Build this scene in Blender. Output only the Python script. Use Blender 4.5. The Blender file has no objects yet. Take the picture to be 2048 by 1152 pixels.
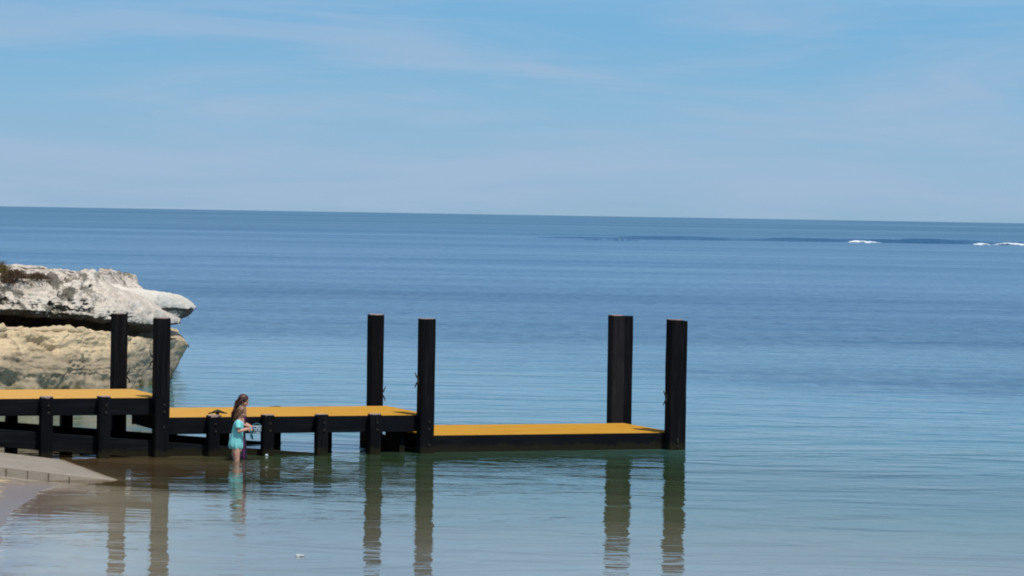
import bpy, bmesh, math, random
import numpy as np
from mathutils import Vector, noise, Matrix
R = math.radians
random.seed(7)
sc = bpy.context.scene
col = sc.collection

# ------------------------------------------------------------------ camera
F = 6000.0            # focal length in pixels of the 2048 px wide photograph
CAMH = 4.0
ROLL = 0.0166
cam_d = bpy.data.cameras.new('camera')
cam = bpy.data.objects.new('camera', cam_d)
col.objects.link(cam)
cam_d.sensor_width = 36.0
cam_d.lens = 36.0 * F / 2048.0
cam_d.clip_start = 1.0
cam_d.clip_end = 60000.0
PITCH = math.atan(147.0 / F)
cam.location = (0, 0, CAMH)
cam.matrix_world = Matrix.Translation((0, 0, CAMH)) @ Matrix.Rotation(math.pi / 2 - PITCH, 4, 'X') @ Matrix.Rotation(math.atan(ROLL), 4, 'Z')
sc.camera = cam

# ------------------------------------------------------------------ sky and sun
SUN_AZ = R(148)       # compass-like: 0 = away from the camera (+Y), clockwise; the sun stands behind the camera to the right
SUN_EL = R(62)
sdir = Vector((math.sin(SUN_AZ) * math.cos(SUN_EL), math.cos(SUN_AZ) * math.cos(SUN_EL), math.sin(SUN_EL)))
sl = bpy.data.lights.new('sun', 'SUN')
sl.energy = 3.6
sl.angle = R(0.5)
sl.color = (1.0, 0.96, 0.90)
so = bpy.data.objects.new('sun', sl)
col.objects.link(so)
so.rotation_euler = (-sdir).to_track_quat('-Z', 'Y').to_euler()

w = bpy.data.worlds.new('World')
sc.world = w
w.use_nodes = True
nt = w.node_tree
nt.nodes.clear()
def N(nt, t, **kw):
    n = nt.nodes.new(t)
    for k, v in kw.items():
        if k in ('inp',):
            for a, b in v.items():
                n.inputs[a].default_value = b
        else:
            setattr(n, k, v)
    return n
def L(nt, a, b):
    nt.links.new(a, b)
def ramp(nt, stops, interp='LINEAR'):
    n = nt.nodes.new('ShaderNodeValToRGB')
    e = n.color_ramp.elements
    n.color_ramp.interpolation = interp
    while len(e) < len(stops):
        e.new(0.5)
    for el, (p, c) in zip(e, stops):
        el.position = p
        el.color = (c[0], c[1], c[2], 1) if hasattr(c, '__len__') else (c, c, c, 1)
    return n
def math_n(nt, op, a, b=None, clamp=False):
    n = nt.nodes.new('ShaderNodeMath')
    n.operation = op
    n.use_clamp = clamp
    for i, v in enumerate((a, b)):
        if v is None: continue
        if isinstance(v, (int, float)): n.inputs[i].default_value = v
        else: nt.links.new(v, n.inputs[i])
    return n.outputs[0]
def mixc(nt, fac, a, b, mode='MIX'):
    n = nt.nodes.new('ShaderNodeMix')
    n.data_type = 'RGBA'
    n.blend_type = mode
    for s, v in ((n.inputs[0], fac), (n.inputs[6], a), (n.inputs[7], b)):
        if isinstance(v, (int, float)): s.default_value = v
        elif isinstance(v, tuple): s.default_value = (*v, 1) if len(v) == 3 else v
        else: nt.links.new(v, s)
    return n.outputs[2]
def mapped(nt, src, scale, loc=(0, 0, 0), rot=(0, 0, 0)):
    m = nt.nodes.new('ShaderNodeMapping')
    m.inputs['Scale'].default_value = scale
    m.inputs['Location'].default_value = loc
    m.inputs['Rotation'].default_value = rot
    nt.links.new(src, m.inputs['Vector'])
    return m.outputs[0]
def noise_n(nt, vec, scale, detail=4, rough=0.55, dist=0.0):
    n = nt.nodes.new('ShaderNodeTexNoise')
    n.inputs['Scale'].default_value = scale
    n.inputs['Detail'].default_value = detail
    n.inputs['Roughness'].default_value = rough
    n.inputs['Distortion'].default_value = dist
    nt.links.new(vec, n.inputs['Vector'])
    return n.outputs['Fac']
def maprange(nt, v, a, b, c=0.0, d=1.0, smooth=False):
    n = nt.nodes.new('ShaderNodeMapRange')
    n.interpolation_type = 'SMOOTHSTEP' if smooth else 'LINEAR'
    nt.links.new(v, n.inputs[0])
    for i, x in enumerate((a, b, c, d)):
        n.inputs[i + 1].default_value = x
    return n.outputs[0]

sky = N(nt, 'ShaderNodeTexSky', sky_type='NISHITA')
sky.sun_disc = False
sky.sun_elevation = SUN_EL
sky.sun_rotation = SUN_AZ
tc = N(nt, 'ShaderNodeTexCoord')
sep = N(nt, 'ShaderNodeSeparateXYZ')
L(nt, tc.outputs['Generated'], sep.inputs[0])
z = sep.outputs[2]
# the clear air near the horizon, the pale sea haze thinning upwards
zr = ramp(nt, [(0.0, (.285, .450, .610)), (0.05, (.310, .480, .655)), (0.12, (.265, .480, .675)), (0.20, (.205, .450, .690)),
               (0.25, (.190, .440, .700)), (0.29, (.275, .525, .760)), (0.38, (.290, .538, .775)), (0.50, (.190, .430, .690)), (0.66, (.120, .320, .620)), (1.0, (.060, .230, .520))])
L(nt, maprange(nt, z, 0.0, 0.28), zr.inputs[0])
# thin cirrus streaks
cv = mapped(nt, tc.outputs['Generated'], (3.4, 3.4, 27.0), rot=(0, R(9), 0))
c1 = noise_n(nt, cv, 1.9, 7, 0.58, 0.8)
cv2 = mapped(nt, tc.outputs['Generated'], (9.0, 6.0, 60.0), loc=(3, 1, 2), rot=(0, R(-4), 0))
c2 = noise_n(nt, cv2, 1.3, 5, 0.6, 0.3)
cl = math_n(nt, 'ADD', math_n(nt, 'MULTIPLY', c1, 0.7), math_n(nt, 'MULTIPLY', c2, 0.3))
clf = maprange(nt, cl, 0.41, 0.64, 0.0, 0.72, True)
zc = mixc(nt, math_n(nt, 'MULTIPLY', clf, maprange(nt, z, 0.045, 0.075, 1.0, 0.6)), zr.outputs[0], (.365, .495, .675))
nsk = mixc(nt, 1.0, sky.outputs[0], (0.10, 0.10, 0.10), 'MULTIPLY')
skyc = mixc(nt, maprange(nt, z, 0.18, 0.5, 0, 1, True), zc, nsk)
bg = N(nt, 'ShaderNodeBackground')
bg.inputs['Strength'].default_value = 1.0
L(nt, skyc, bg.inputs['Color'])
wo = N(nt, 'ShaderNodeOutputWorld')
L(nt, bg.outputs[0], wo.inputs[0])

sc.view_settings.view_transform = 'Standard'
sc.view_settings.look = 'None'
sc.view_settings.exposure = 0.0
sc.view_settings.gamma = 1.0
sc.cycles.use_denoising = True
sc.cycles.max_bounces = 8
sc.cycles.transparent_max_bounces = 16
sc.cycles.filter_width = 1.9
sc.cycles.sample_clamp_indirect = 4.0

# ------------------------------------------------------------------ helpers
def unroll(px, py):
    dx, dy = px - 1024.0, py - 576.0
    n = math.sqrt(1 + ROLL * ROLL)
    return (dx + ROLL * dy) / n, (dy - ROLL * dx) / n + 147.0
def ground(px, py, z=0.0):
    """world point on the level z that the photograph shows at a pixel"""
    x, y = unroll(px, py)
    D = F * (CAMH - z) / y
    return Vector((x / F * D, D, z))
def atD(px, py, D):
    x, y = unroll(px, py)
    return Vector((x / F * D, D, CAMH - y * D / F))

def obj(name, bm, mat, parent=None, smooth=False):
    if isinstance(bm, bmesh.types.BMesh):
        me = bpy.data.meshes.new(name)
        bmesh.ops.recalc_face_normals(bm, faces=bm.faces)
        bm.to_mesh(me)
        bm.free()
    else:
        me = bm
    me.name = name
    if smooth:
        for p in me.polygons: p.use_smooth = True
    me.materials.clear()
    me.materials.append(mat)
    o = bpy.data.objects.new(name, me)
    col.objects.link(o)
    if parent: o.parent = parent
    return o
def empty(name, loc=(0, 0, 0), rz=0.0):
    o = bpy.data.objects.new(name, None)
    o.empty_display_size = 0.1
    col.objects.link(o)
    o.location = loc
    o.rotation_euler = (0, 0, rz)
    return o
def tag(o, label=None, cat=None, group=None, kind=None):
    if label: o['label'] = label
    if cat: o['category'] = cat
    if group: o['group'] = group
    if kind: o['kind'] = kind
    return o
def add_box(bm, x0, x1, y0, y1, z0, z1, bevel=0.0, segs=2):
    b = bmesh.new()
    bmesh.ops.create_cube(b, size=1)
    for v in b.verts:
        v.co = Vector(((x0 + x1) / 2 + v.co.x * (x1 - x0), (y0 + y1) / 2 + v.co.y * (y1 - y0), (z0 + z1) / 2 + v.co.z * (z1 - z0)))
    if bevel: bmesh.ops.bevel(b, geom=list(b.edges), offset=bevel, segments=segs, affect='EDGES', profile=0.6)
    me = bpy.data.meshes.new('t'); b.to_mesh(me); b.free()
    bm.from_mesh(me); bpy.data.meshes.remove(me)
def add_tube(bm, pts, radii, seg=10, caps=True):
    """a sweep of rings along pts"""
    pts = [Vector(p) for p in pts]
    rings = []
    prev = None
    for i, p in enumerate(pts):
        if i == 0: d = pts[1] - pts[0]
        elif i == len(pts) - 1: d = pts[-1] - pts[-2]
        else: d = (pts[i + 1] - pts[i]).normalized() + (pts[i] - pts[i - 1]).normalized()
        d.normalize()
        if prev is None:
            a = d.orthogonal().normalized()
        else:
            a = (prev - d * prev.dot(d)).normalized()
        prev = a
        b = d.cross(a)
        r = radii[i] if hasattr(radii, '__len__') else radii
        rings.append([bm.verts.new(p + (a * math.cos(2 * math.pi * k / seg) + b * math.sin(2 * math.pi * k / seg)) * r) for k in range(seg)])
    for i in range(len(rings) - 1):
        for k in range(seg):
            bm.faces.new((rings[i][k], rings[i][(k + 1) % seg], rings[i + 1][(k + 1) % seg], rings[i + 1][k]))
    if caps:
        bm.faces.new(rings[0][::-1]); bm.faces.new(rings[-1])
def add_ball(bm, c, r, scale=(1, 1, 1), u=16, v=10, rot=None):
    m = Matrix.Translation(c)
    if rot is not None: m = m @ rot
    m = m @ Matrix.Diagonal((*scale, 1))
    bmesh.ops.create_uvsphere(bm, u_segments=u, v_segments=v, radius=r, matrix=m)
def add_capsules(bm, pts, radii, seg=12):
    add_tube(bm, pts, radii, seg)
    for p, r in zip(pts, radii):
        add_ball(bm, Vector(p), r * 1.0, u=seg, v=8)
def voxel(bm, size, smooth_it=2):
    """melt every piece into one continuous surface"""
    me = bpy.data.meshes.new('v'); bm.to_mesh(me); bm.free()
    o = bpy.data.objects.new('v', me); col.objects.link(o)
    m = o.modifiers.new('r', 'REMESH'); m.mode = 'VOXEL'; m.voxel_size = size; m.use_smooth_shade = True
    if smooth_it:
        s = o.modifiers.new('s', 'SMOOTH'); s.iterations = smooth_it; s.factor = 0.5
    dg = bpy.context.evaluated_depsgraph_get()
    out = bpy.data.meshes.new_from_object(o.evaluated_get(dg))
    bpy.data.objects.remove(o); bpy.data.meshes.remove(me)
    return out

# ------------------------------------------------------------------ materials
def mat_new(name):
    m = bpy.data.materials.new(name)
    m.use_nodes = True
    n = m.node_tree
    n.nodes.clear()
    out = n.nodes.new('ShaderNodeOutputMaterial')
    return m, n, out
def principled(n, out, color, rough=0.6, metal=0.0, spec=0.5):
    p = n.nodes.new('ShaderNodeBsdfPrincipled')
    if isinstance(color, tuple): p.inputs['Base Color'].default_value = (*color, 1)
    else: n.links.new(color, p.inputs['Base Color'])
    if isinstance(rough, (int, float)): p.inputs['Roughness'].default_value = rough
    else: n.links.new(rough, p.inputs['Roughness'])
    p.inputs['Metallic'].default_value = metal
    p.inputs['Specular IOR Level'].default_value = spec
    n.links.new(p.outputs[0], out.inputs[0])
    return p
def bump(n, h, strength, dist, p):
    b = n.nodes.new('ShaderNodeBump')
    b.inputs['Strength'].default_value = strength
    b.inputs['Distance'].default_value = dist
    n.links.new(h, b.inputs['Height'])
    n.links.new(b.outputs[0], p.inputs['Normal'])
    return b
def simple(name, c1, c2, scale=8, rough=0.6, bmp=0.3, dist=0.005, stretch=(1, 1, 1), spec=0.4, metal=0.0):
    m, n, out = mat_new(name)
    t = N(n, 'ShaderNodeTexCoord')
    v = mapped(n, t.outputs['Object'], stretch)
    f = noise_n(n, v, scale, 6, 0.6)
    c = mixc(n, maprange(n, f, 0.35, 0.68), c1, c2)
    p = principled(n, out, c, rough, metal, spec)
    bump(n, f, bmp, dist, p)
    return m

M = {}
# black stained timber with faint grey weathering down the grain
def timber(name, base, worn, along):
    m, n, out = mat_new(name)
    t = N(n, 'ShaderNodeTexCoord')
    oi = N(n, 'ShaderNodeObjectInfo')
    st = (18, 18, 0.9) if along == 'z' else (0.7, 18, 18)
    off = n.nodes.new('ShaderNodeVectorMath'); off.operation = 'ADD'
    L(n, t.outputs['Object'], off.inputs[0])
    cx = n.nodes.new('ShaderNodeCombineXYZ')
    L(n, math_n(n, 'MULTIPLY', oi.outputs['Random'], 40.0), cx.inputs[0]); L(n, math_n(n, 'MULTIPLY', oi.outputs['Random'], 17.0), cx.inputs[2])
    L(n, cx.outputs[0], off.inputs[1])
    g = noise_n(n, mapped(n, off.outputs[0], st), 1.6, 7, 0.62, 0.4)
    bl = noise_n(n, mapped(n, off.outputs[0], (3.5, 3.5, 1.1) if along == 'z' else (1.1, 3.5, 3.5)), 1.0, 4, 0.6)
    f = math_n(n, 'MULTIPLY', maprange(n, g, 0.42, 0.72), maprange(n, bl, 0.40, 0.68))
    c = mixc(n, f, base, worn)
    c = mixc(n, maprange(n, bl, 0.3, 0.7, 0.0, 0.5), c, (0.003, 0.0032, 0.004))
    gg = N(n, 'ShaderNodeNewGeometry'); sp_ = N(n, 'ShaderNodeSeparateXYZ'); L(n, gg.outputs['Position'], sp_.inputs[0])
    tz = math_n(n, 'ADD', sp_.outputs[2], math_n(n, 'MULTIPLY', math_n(n, 'SUBTRACT', noise_n(n, gg.outputs['Position'], 6.0, 5, 0.65), 0.5), 0.22))
    c = mixc(n, maprange(n, tz, 0.15, 0.06, 0, 0.85, True), c, (0.018, 0.017, 0.009))   # weed and wet below the tide mark
    p = principled(n, out, c, 0.8, 0.0, 0.06)
    bump(n, g, 0.5, 0.006, p)
    return m
M['post'] = timber('black_post_timber', (0.0042, 0.0048, 0.0065), (0.030, 0.028, 0.032), 'z')
M['post_worn'] = timber('weathered_post_timber', (0.016, 0.0155, 0.018), (0.075, 0.07, 0.075), 'z')
M['beam'] = timber('black_beam_timber', (0.0052, 0.0066, 0.0090), (0.034, 0.038, 0.046), 'x')
M['endgrain'] = simple('bleached_end_grain', (0.28, 0.19, 0.17), (0.42, 0.33, 0.30), 14, 0.8)
M['iron'] = simple('dark_iron', (0.012, 0.012, 0.013), (0.05, 0.035, 0.025), 30, 0.55, metal=0.3)
# amber non-slip deck boards
def deck_mat():
    m, n, out = mat_new('amber_deck_boards')
    t = N(n, 'ShaderNodeTexCoord')
    v = mapped(n, t.outputs['Object'], (0.8, 9, 1))
    f = noise_n(n, v, 1.0, 5, 0.55)
    f2 = noise_n(n, mapped(n, t.outputs['Object'], (0.7, 1.6, 1)), 1.3, 5, 0.6)
    s = N(n, 'ShaderNodeSeparateXYZ'); L(n, t.outputs['Object'], s.inputs[0])
    c = mixc(n, maprange(n, f, 0.3, 0.7), (0.465, 0.225, 0.022), (0.56, 0.29, 0.04))
    c = mixc(n, maprange(n, f2, 0.45, 0.72, 0, 0.35), c, (0.56, 0.34, 0.08))     # faded by wear
    st = noise_n(n, mapped(n, t.outputs['Object'], (1.6, 2.4, 1), loc=(4, 9, 0)), 1.0, 7, 0.7, 1.0)
    c = mixc(n, maprange(n, st, 0.56, 0.66, 0, 0.35), c, (0.30, 0.17, 0.05))       # scuffs and damp stains
    # sand trodden along the landward end
    c = mixc(n, maprange(n, s.outputs[0], 1.0, -7.5, 0, 0.85, True), c, (0.62, 0.36, 0.105))
    p = principled(n, out, c, 1.0, 0, 0.02)
    bump(n, noise_n(n, t.outputs['Object'], 90, 2, 0.5), 0.3, 0.003, p)
    return m
M['deck'] = deck_mat()

def rock_mat(name, pale, mid, dark, algae, pits=1.0, low=False):
    m, n, out = mat_new(name)
    t = N(n, 'ShaderNodeTexCoord')
    g = N(n, 'ShaderNodeNewGeometry')
    s = N(n, 'ShaderNodeSeparateXYZ'); L(n, g.outputs['Position'], s.inputs[0])
    zc = s.outputs[2]
    P = g.outputs['Position']
    a = noise_n(n, mapped(n, P, (1, 1, 1.6)), 2.1, 8, 0.62, 0.3)
    b = noise_n(n, mapped(n, P, (1, 1, 1.5), loc=(5, 2, 1)), 1.55, 7, 0.62, 0.8)
    fine = noise_n(n, P, 16, 6, 0.7)
    vor = n.nodes.new('ShaderNodeTexVoronoi'); vor.feature = 'F1'
    vor.inputs['Scale'].default_value = 4.2
    vv = n.nodes.new('ShaderNodeVectorMath'); vv.operation = 'ADD'
    L(n, P, vv.inputs[0])
    wv = n.nodes.new('ShaderNodeTexNoise'); wv.inputs['Scale'].default_value = 3.0
    L(n, P, wv.inputs['Vector'])
    wm = n.nodes.new('ShaderNodeVectorMath'); wm.operation = 'SCALE'; wm.inputs['Scale'].default_value = 0.35
    L(n, wv.outputs['Color'], wm.inputs[0]); L(n, wm.outputs[0], vv.inputs[1])
    L(n, vv.outputs[0], vor.inputs['Vector'])
    c = mixc(n, maprange(n, a, 0.36, 0.62), pale, mid)
    xr = maprange(n, s.outputs[0], -8.5, -9.6, 0.06, 1.0, True)      # lichen crust thickest on the landward side
    if not low:
        df = math_n(n, 'MULTIPLY', maprange(n, math_n(n, 'ADD', math_n(n, 'MULTIPLY', b, 0.75), math_n(n, 'MULTIPLY', fine, 0.25)), 0.497, 0.545), xr)
        c = mixc(n, math_n(n, 'MULTIPLY', df, 0.88 * pits), c, dark)
        c = mixc(n, math_n(n, 'MULTIPLY', maprange(n, fine, 0.56, 0.70, 0, 0.5), 1.0), c, dark)
        # shade of the overhang painted in: down-facing rock turns dark brown
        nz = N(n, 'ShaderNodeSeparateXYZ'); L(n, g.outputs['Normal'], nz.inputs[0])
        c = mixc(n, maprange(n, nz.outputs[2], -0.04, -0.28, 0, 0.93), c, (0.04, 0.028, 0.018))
    else:
        st = noise_n(n, mapped(n, P, (0.5, 0.5, 3.2), rot=(0, R(6), 0)), 1.8, 6, 0.6, 0.7)
        c = mixc(n, maprange(n, st, 0.50, 0.62, 0, 0.35), c, mid)
        c = mixc(n, maprange(n, fine, 0.58, 0.72, 0, 0.4), c, dark)
        ve = n.nodes.new('ShaderNodeTexVoronoi'); ve.feature = 'DISTANCE_TO_EDGE'; ve.inputs['Scale'].default_value = 0.85
        L(n, mapped(n, vv.outputs[0], (0.55, 0.6, 1.6), rot=(0, R(-22), 0)), ve.inputs['Vector'])
        crack = maprange(n, ve.outputs['Distance'], 0.028, 0.0, 0, 1, True)
        # grey tidal crust below the dry yellow ledge
        zz = math_n(n, 'ADD', zc, math_n(n, 'MULTIPLY', math_n(n, 'SUBTRACT', b, 0.5), 0.9))
        c = mixc(n, maprange(n, zz, 1.00, 0.72, 0, 0.85, True), c, mixc(n, maprange(n, a, 0.35, 0.65), (0.35, 0.285, 0.195), (0.25, 0.205, 0.14)))
        c = mixc(n, maprange(n, zz, 0.20, 0.0, 0, 0.92, True), c, mixc(n, maprange(n, a, 0.4, 0.62), (0.155, 0.148, 0.05), (0.062, 0.062, 0.022)))
        c = mixc(n, math_n(n, 'MULTIPLY', crack, 0.38), c, (0.05, 0.04, 0.025))
    h = math_n(n, 'ADD', math_n(n, 'MULTIPLY', a, 0.8), math_n(n, 'MULTIPLY', fine, 0.35))
    h = math_n(n, 'ADD', h, math_n(n, 'MULTIPLY', maprange(n, vor.outputs['Distance'], 0.0, 0.5), 0.45 * pits))
    p = principled(n, out, c, 0.9, 0, 0.15)
    bump(n, h, 0.8, 0.07, p)
    return m
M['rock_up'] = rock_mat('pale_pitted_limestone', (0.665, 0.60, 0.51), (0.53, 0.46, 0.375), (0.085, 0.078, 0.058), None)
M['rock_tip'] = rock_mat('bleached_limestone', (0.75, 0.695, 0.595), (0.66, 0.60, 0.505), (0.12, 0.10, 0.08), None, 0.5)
M['rock_low'] = rock_mat('yellow_limestone', (0.62, 0.495, 0.31), (0.48, 0.38, 0.24), (0.12, 0.095, 0.06), None, 0.5, True)
M['recess'] = simple('shade_painted_recess_stone', (0.030, 0.020, 0.012), (0.055, 0.038, 0.022), 3, 0.95, 0.6, 0.05)  # shadow of the notch put into the colour, far darker than the rock

def sand_mat():
    m, n, out = mat_new('beach_sand')
    g = N(n, 'ShaderNodeNewGeometry')
    P = g.outputs['Position']
    s = N(n, 'ShaderNodeSeparateXYZ'); L(n, P, s.inputs[0])
    a = noise_n(n, P, 0.9, 6, 0.6, 0.5)
    fine = noise_n(n, P, 14, 5, 0.6)
    zz = math_n(n, 'ADD', s.outputs[2], math_n(n, 'MULTIPLY', math_n(n, 'SUBTRACT', a, 0.5), 0.12))
    dry, wet = (0.62, 0.50, 0.27), (0.235, 0.18, 0.135)
    c = mixc(n, maprange(n, zz, 0.050, 0.030, 0, 1, True), dry, wet)
    sub = mixc(n, maprange(n, a, 0.38, 0.62), (0.40, 0.345, 0.25), (0.33, 0.275, 0.19))
    c = mixc(n, maprange(n, zz, 0.0, -0.06, 0, 1, True), c, sub)
    # olive weed film on the deeper bottom out by the jetty
    wd = noise_n(n, mapped(n, P, (1, 0.5, 1)), 0.35, 5, 0.6, 0.4)
    dist = math_n(n, 'ADD', math_n(n, 'MULTIPLY', s.outputs[0], 0.22), s.outputs[1])
    wf = math_n(n, 'MULTIPLY', maprange(n, dist, 41.0, 47.5, 0, 1, True), maprange(n, wd, 0.25, 0.6, 0.55, 1.0))
    c = mixc(n, wf, c, (0.105, 0.125, 0.05))
    p = principled(n, out, c, maprange(n, zz, 0.045, 0.025, 0.9, 0.28, True), 0, 0.4)
    bump(n, math_n(n, 'ADD', a, math_n(n, 'MULTIPLY', fine, 0.2)), 0.2, 0.02, p)
    return m
M['sand'] = sand_mat()

def concrete_mat():
    m, n, out = mat_new('ramp_concrete')
    g = N(n, 'ShaderNodeNewGeometry')
    t = N(n, 'ShaderNodeTexCoord')
    P = g.outputs['Position']
    s = N(n, 'ShaderNodeSeparateXYZ'); L(n, P, s.inputs[0])
    lo = N(n, 'ShaderNodeSeparateXYZ'); L(n, t.outputs['Object'], lo.inputs[0])
    a = noise_n(n, P, 1.6, 6, 0.65, 0.3)
    f = noise_n(n, P, 22, 4, 0.6)
    c = mixc(n, maprange(n, a, 0.35, 0.65), (0.335, 0.295, 0.24), (0.27, 0.235, 0.185))
    c = mixc(n, maprange(n, f, 0.5, 0.7, 0, 0.3), c, (0.14, 0.12, 0.09))
    zz = math_n(n, 'ADD', s.outputs[2], math_n(n, 'MULTIPLY', math_n(n, 'SUBTRACT', a, 0.5), 0.10))
    c = mixc(n, maprange(n, zz, 0.03, -0.02, 0, 1, True), c, (0.145, 0.10, 0.05))     # slime from the waterline down
    w_ = noise_n(n, mapped(n, P, (1, 1, 1), loc=(9, 3, 0)), 0.8, 5, 0.6)
    c = mixc(n, math_n(n, 'MULTIPLY', maprange(n, zz, -0.02, -0.2, 0, 1), maprange(n, w_, 0.4, 0.65, 0, 0.9)), c, (0.10, 0.105, 0.04))
    p = principled(n, out, c, 0.85, 0, 0.2)
    gr = n.nodes.new('ShaderNodeTexWave'); gr.inputs['Scale'].default_value = 1.2; gr.bands_direction = 'X'
    L(n, t.outputs['Object'], gr.inputs['Vector'])
    bump(n, math_n(n, 'ADD', math_n(n, 'MULTIPLY', gr.outputs['Fac'], 0.25), f), 0.5, 0.015, p)
    return m
M['concrete'] = concrete_mat()

# ---- sea water: clear shallows over the real bottom, body colour where it is deep
def water_mat():
    m, n, out = mat_new('sea_water')
    g = N(n, 'ShaderNodeNewGeometry')
    P = g.outputs['Position']
    s = N(n, 'ShaderNodeSeparateXYZ'); L(n, P, s.inputs[0])
    dep = N(n, 'ShaderNodeAttribute', attribute_name='depth').outputs['Fac']
    chop = N(n, 'ShaderNodeAttribute', attribute_name='chop').outputs['Fac']
    weed = N(n, 'ShaderNodeAttribute', attribute_name='weed').outputs['Fac']
    # ripples, three sizes
    rip = N(n, 'ShaderNodeAttribute', attribute_name='ripple').outputs['Fac']
    r1 = noise_n(n, mapped(n, P, (0.85, 1.0, 1)), 1.1, 2, 0.5, 0.3)
    r2 = noise_n(n, mapped(n, P, (0.45, 1.0, 1), rot=(0, 0, R(9))), 3.6, 4, 0.55, 0.3)
    r3 = noise_n(n, mapped(n, P, (0.35, 1.0, 1), rot=(0, 0, R(-7))), 0.32, 5, 0.62, 0.3)
    calm_h = math_n(n, 'MULTIPLY', math_n(n, 'ADD', math_n(n, 'MULTIPLY', r1, 0.026), math_n(n, 'MULTIPLY', r2, 0.009)), math_n(n, 'MULTIPLY', rip, maprange(n, noise_n(n, mapped(n, P, (0.30, 1.0, 1), rot=(0, 0, R(-5)), loc=(2, 8, 0)), 0.42, 5, 0.6, 0.6), 0.36, 0.62, 0.22, 1.25)))
    chop_h = math_n(n, 'MULTIPLY', math_n(n, 'ADD', math_n(n, 'MULTIPLY', r3, 0.55), math_n(n, 'MULTIPLY', r1, 0.10)), chop)
    h = math_n(n, 'ADD', calm_h, chop_h)
    b = N(n, 'ShaderNodeBump'); b.inputs['Strength'].default_value = 1.0; b.inputs['Distance'].default_value = 1.0
    L(n, h, b.inputs['Height'])
    # wind lanes and slicks far out
    ly_ = math_n(n, 'LOGARITHM', math_n(n, 'MAXIMUM', s.outputs[1], 1.0), math.e)
    cb = N(n, 'ShaderNodeCombineXYZ')
    L(n, math_n(n, 'MULTIPLY', s.outputs[0], 0.0016), cb.inputs[0]); L(n, math_n(n, 'MULTIPLY', ly_, 5.5), cb.inputs[1])
    lane = noise_n(n, cb.outputs[0], 1.0, 4, 0.5, 0.2)
    lane2 = noise_n(n, mapped(n, P, (0.22, 1.0, 1), rot=(0, 0, R(3)), loc=(7, 3, 0)), 0.09, 8, 0.66, 0.5)
    wv = noise_n(n, mapped(n, P, (1.0, 0.30, 1), rot=(0, 0, R(5))), 1.7, 4, 0.6, 0.4)
    ln = math_n(n, 'ADD', math_n(n, 'MULTIPLY', lane, 0.42), math_n(n, 'ADD', math_n(n, 'MULTIPLY', lane2, 0.34), math_n(n, 'MULTIPLY', wv, 0.24)))
    far = maprange(n, s.outputs[1], 330, 900, 0, 1, True)
    # what shows from below: sand close in, olive bottom at the jetty, then the body colour of deeper water
    seaw = math_n(n, 'ADD', s.outputs[1], math_n(n, 'ADD', math_n(n, 'MULTIPLY', s.outputs[0], 0.38), math_n(n, 'MULTIPLY', noise_n(n, mapped(n, P, (0.5, 1, 1)), 0.55, 5, 0.6, 0.4), 3.2)))
    br = ramp(n, [(0.03, (.225, .222, .185)), (0.13, (.160, .158, .108)), (0.22, (.100, .116, .064)), (0.34, (.052, .074, .036)), (0.45, (.030, .060, .028)),
                  (0.57, (.042, .115, .095)), (0.76, (.055, .17, .20)), (1.0, (.06, .19, .25))])
    L(n, maprange(n, seaw, 34.5, 69.0), br.inputs[0])
    slime = N(n, 'ShaderNodeAttribute', attribute_name='slime').outputs['Fac']
    bcol = mixc(n, slime, br.outputs[0], (.115, .072, .034))
    mid, deep, off = (0.06, 0.19, 0.25), (0.032, 0.115, 0.235), (0.024, 0.108, 0.195)
    body = mixc(n, maprange(n, dep, 2.0, 4.0, 0, 1, True), bcol, deep)
    body = mixc(n, far, body, off)
    body = mixc(n, math_n(n, 'MULTIPLY', weed, maprange(n, ln, 0.38, 0.60, 1.0, 0.35)), body, (0.018, 0.072, 0.165))
    body = mixc(n, math_n(n, 'MULTIPLY', maprange(n, ln, 0.42, 0.62, 0, 0.45), maprange(n, chop, 0.02, 0.2)), body, (0.105, 0.22, 0.34))
    dif = N(n, 'ShaderNodeBsdfDiffuse'); L(n, body, dif.inputs['Color'])
    tr = N(n, 'ShaderNodeBsdfTransparent')
    tint = mixc(n, maprange(n, dep, 0.0, 1.2), (1.0, 1.0, 1.0), (0.50, 0.80, 0.72))
    L(n, tint, tr.inputs['Color'])
    mx = N(n, 'ShaderNodeMixShader')
    L(n, maprange(n, dep, 0.03, 0.36, 0.0, 1.0, True), mx.inputs[0])
    L(n, tr.outputs[0], mx.inputs[1]); L(n, dif.outputs[0], mx.inputs[2])
    gl = N(n, 'ShaderNodeBsdfGlossy')
    gl.inputs['Color'].default_value = (1, 1, 1, 1)
    L(n, maprange(n, chop, 0.0, 1.0, 0.012, 0.30), gl.inputs['Roughness'])
    L(n, b.outputs[0], gl.inputs['Normal'])
    fr = N(n, 'ShaderNodeFresnel'); fr.inputs['IOR'].default_value = 1.33
    L(n, b.outputs[0], fr.inputs['Normal'])
    # a choppy sea turns many facets to the eye and mirrors less
    cap = maprange(n, chop, 0.0, 0.6, 0.80, 0.52)
    cap = math_n(n, 'MULTIPLY', cap, math_n(n, 'ADD', 1.0, math_n(n, 'MULTIPLY', maprange(n, ln, 0.38, 0.60, -0.40, 0.26), maprange(n, chop, 0.0, 0.25))))
    cap = math_n(n, 'MULTIPLY', cap, maprange(n, far, 0, 1, 1.0, 0.72))
    cap = math_n(n, 'MULTIPLY', cap, maprange(n, weed, 0, 1, 1.0, 0.80))
    fac = math_n(n, 'MINIMUM', fr.outputs[0], cap)
    ms = N(n, 'ShaderNodeMixShader')
    L(n, fac, ms.inputs[0]); L(n, mx.outputs[0], ms.inputs[1]); L(n, gl.outputs[0], ms.inputs[2])
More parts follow.
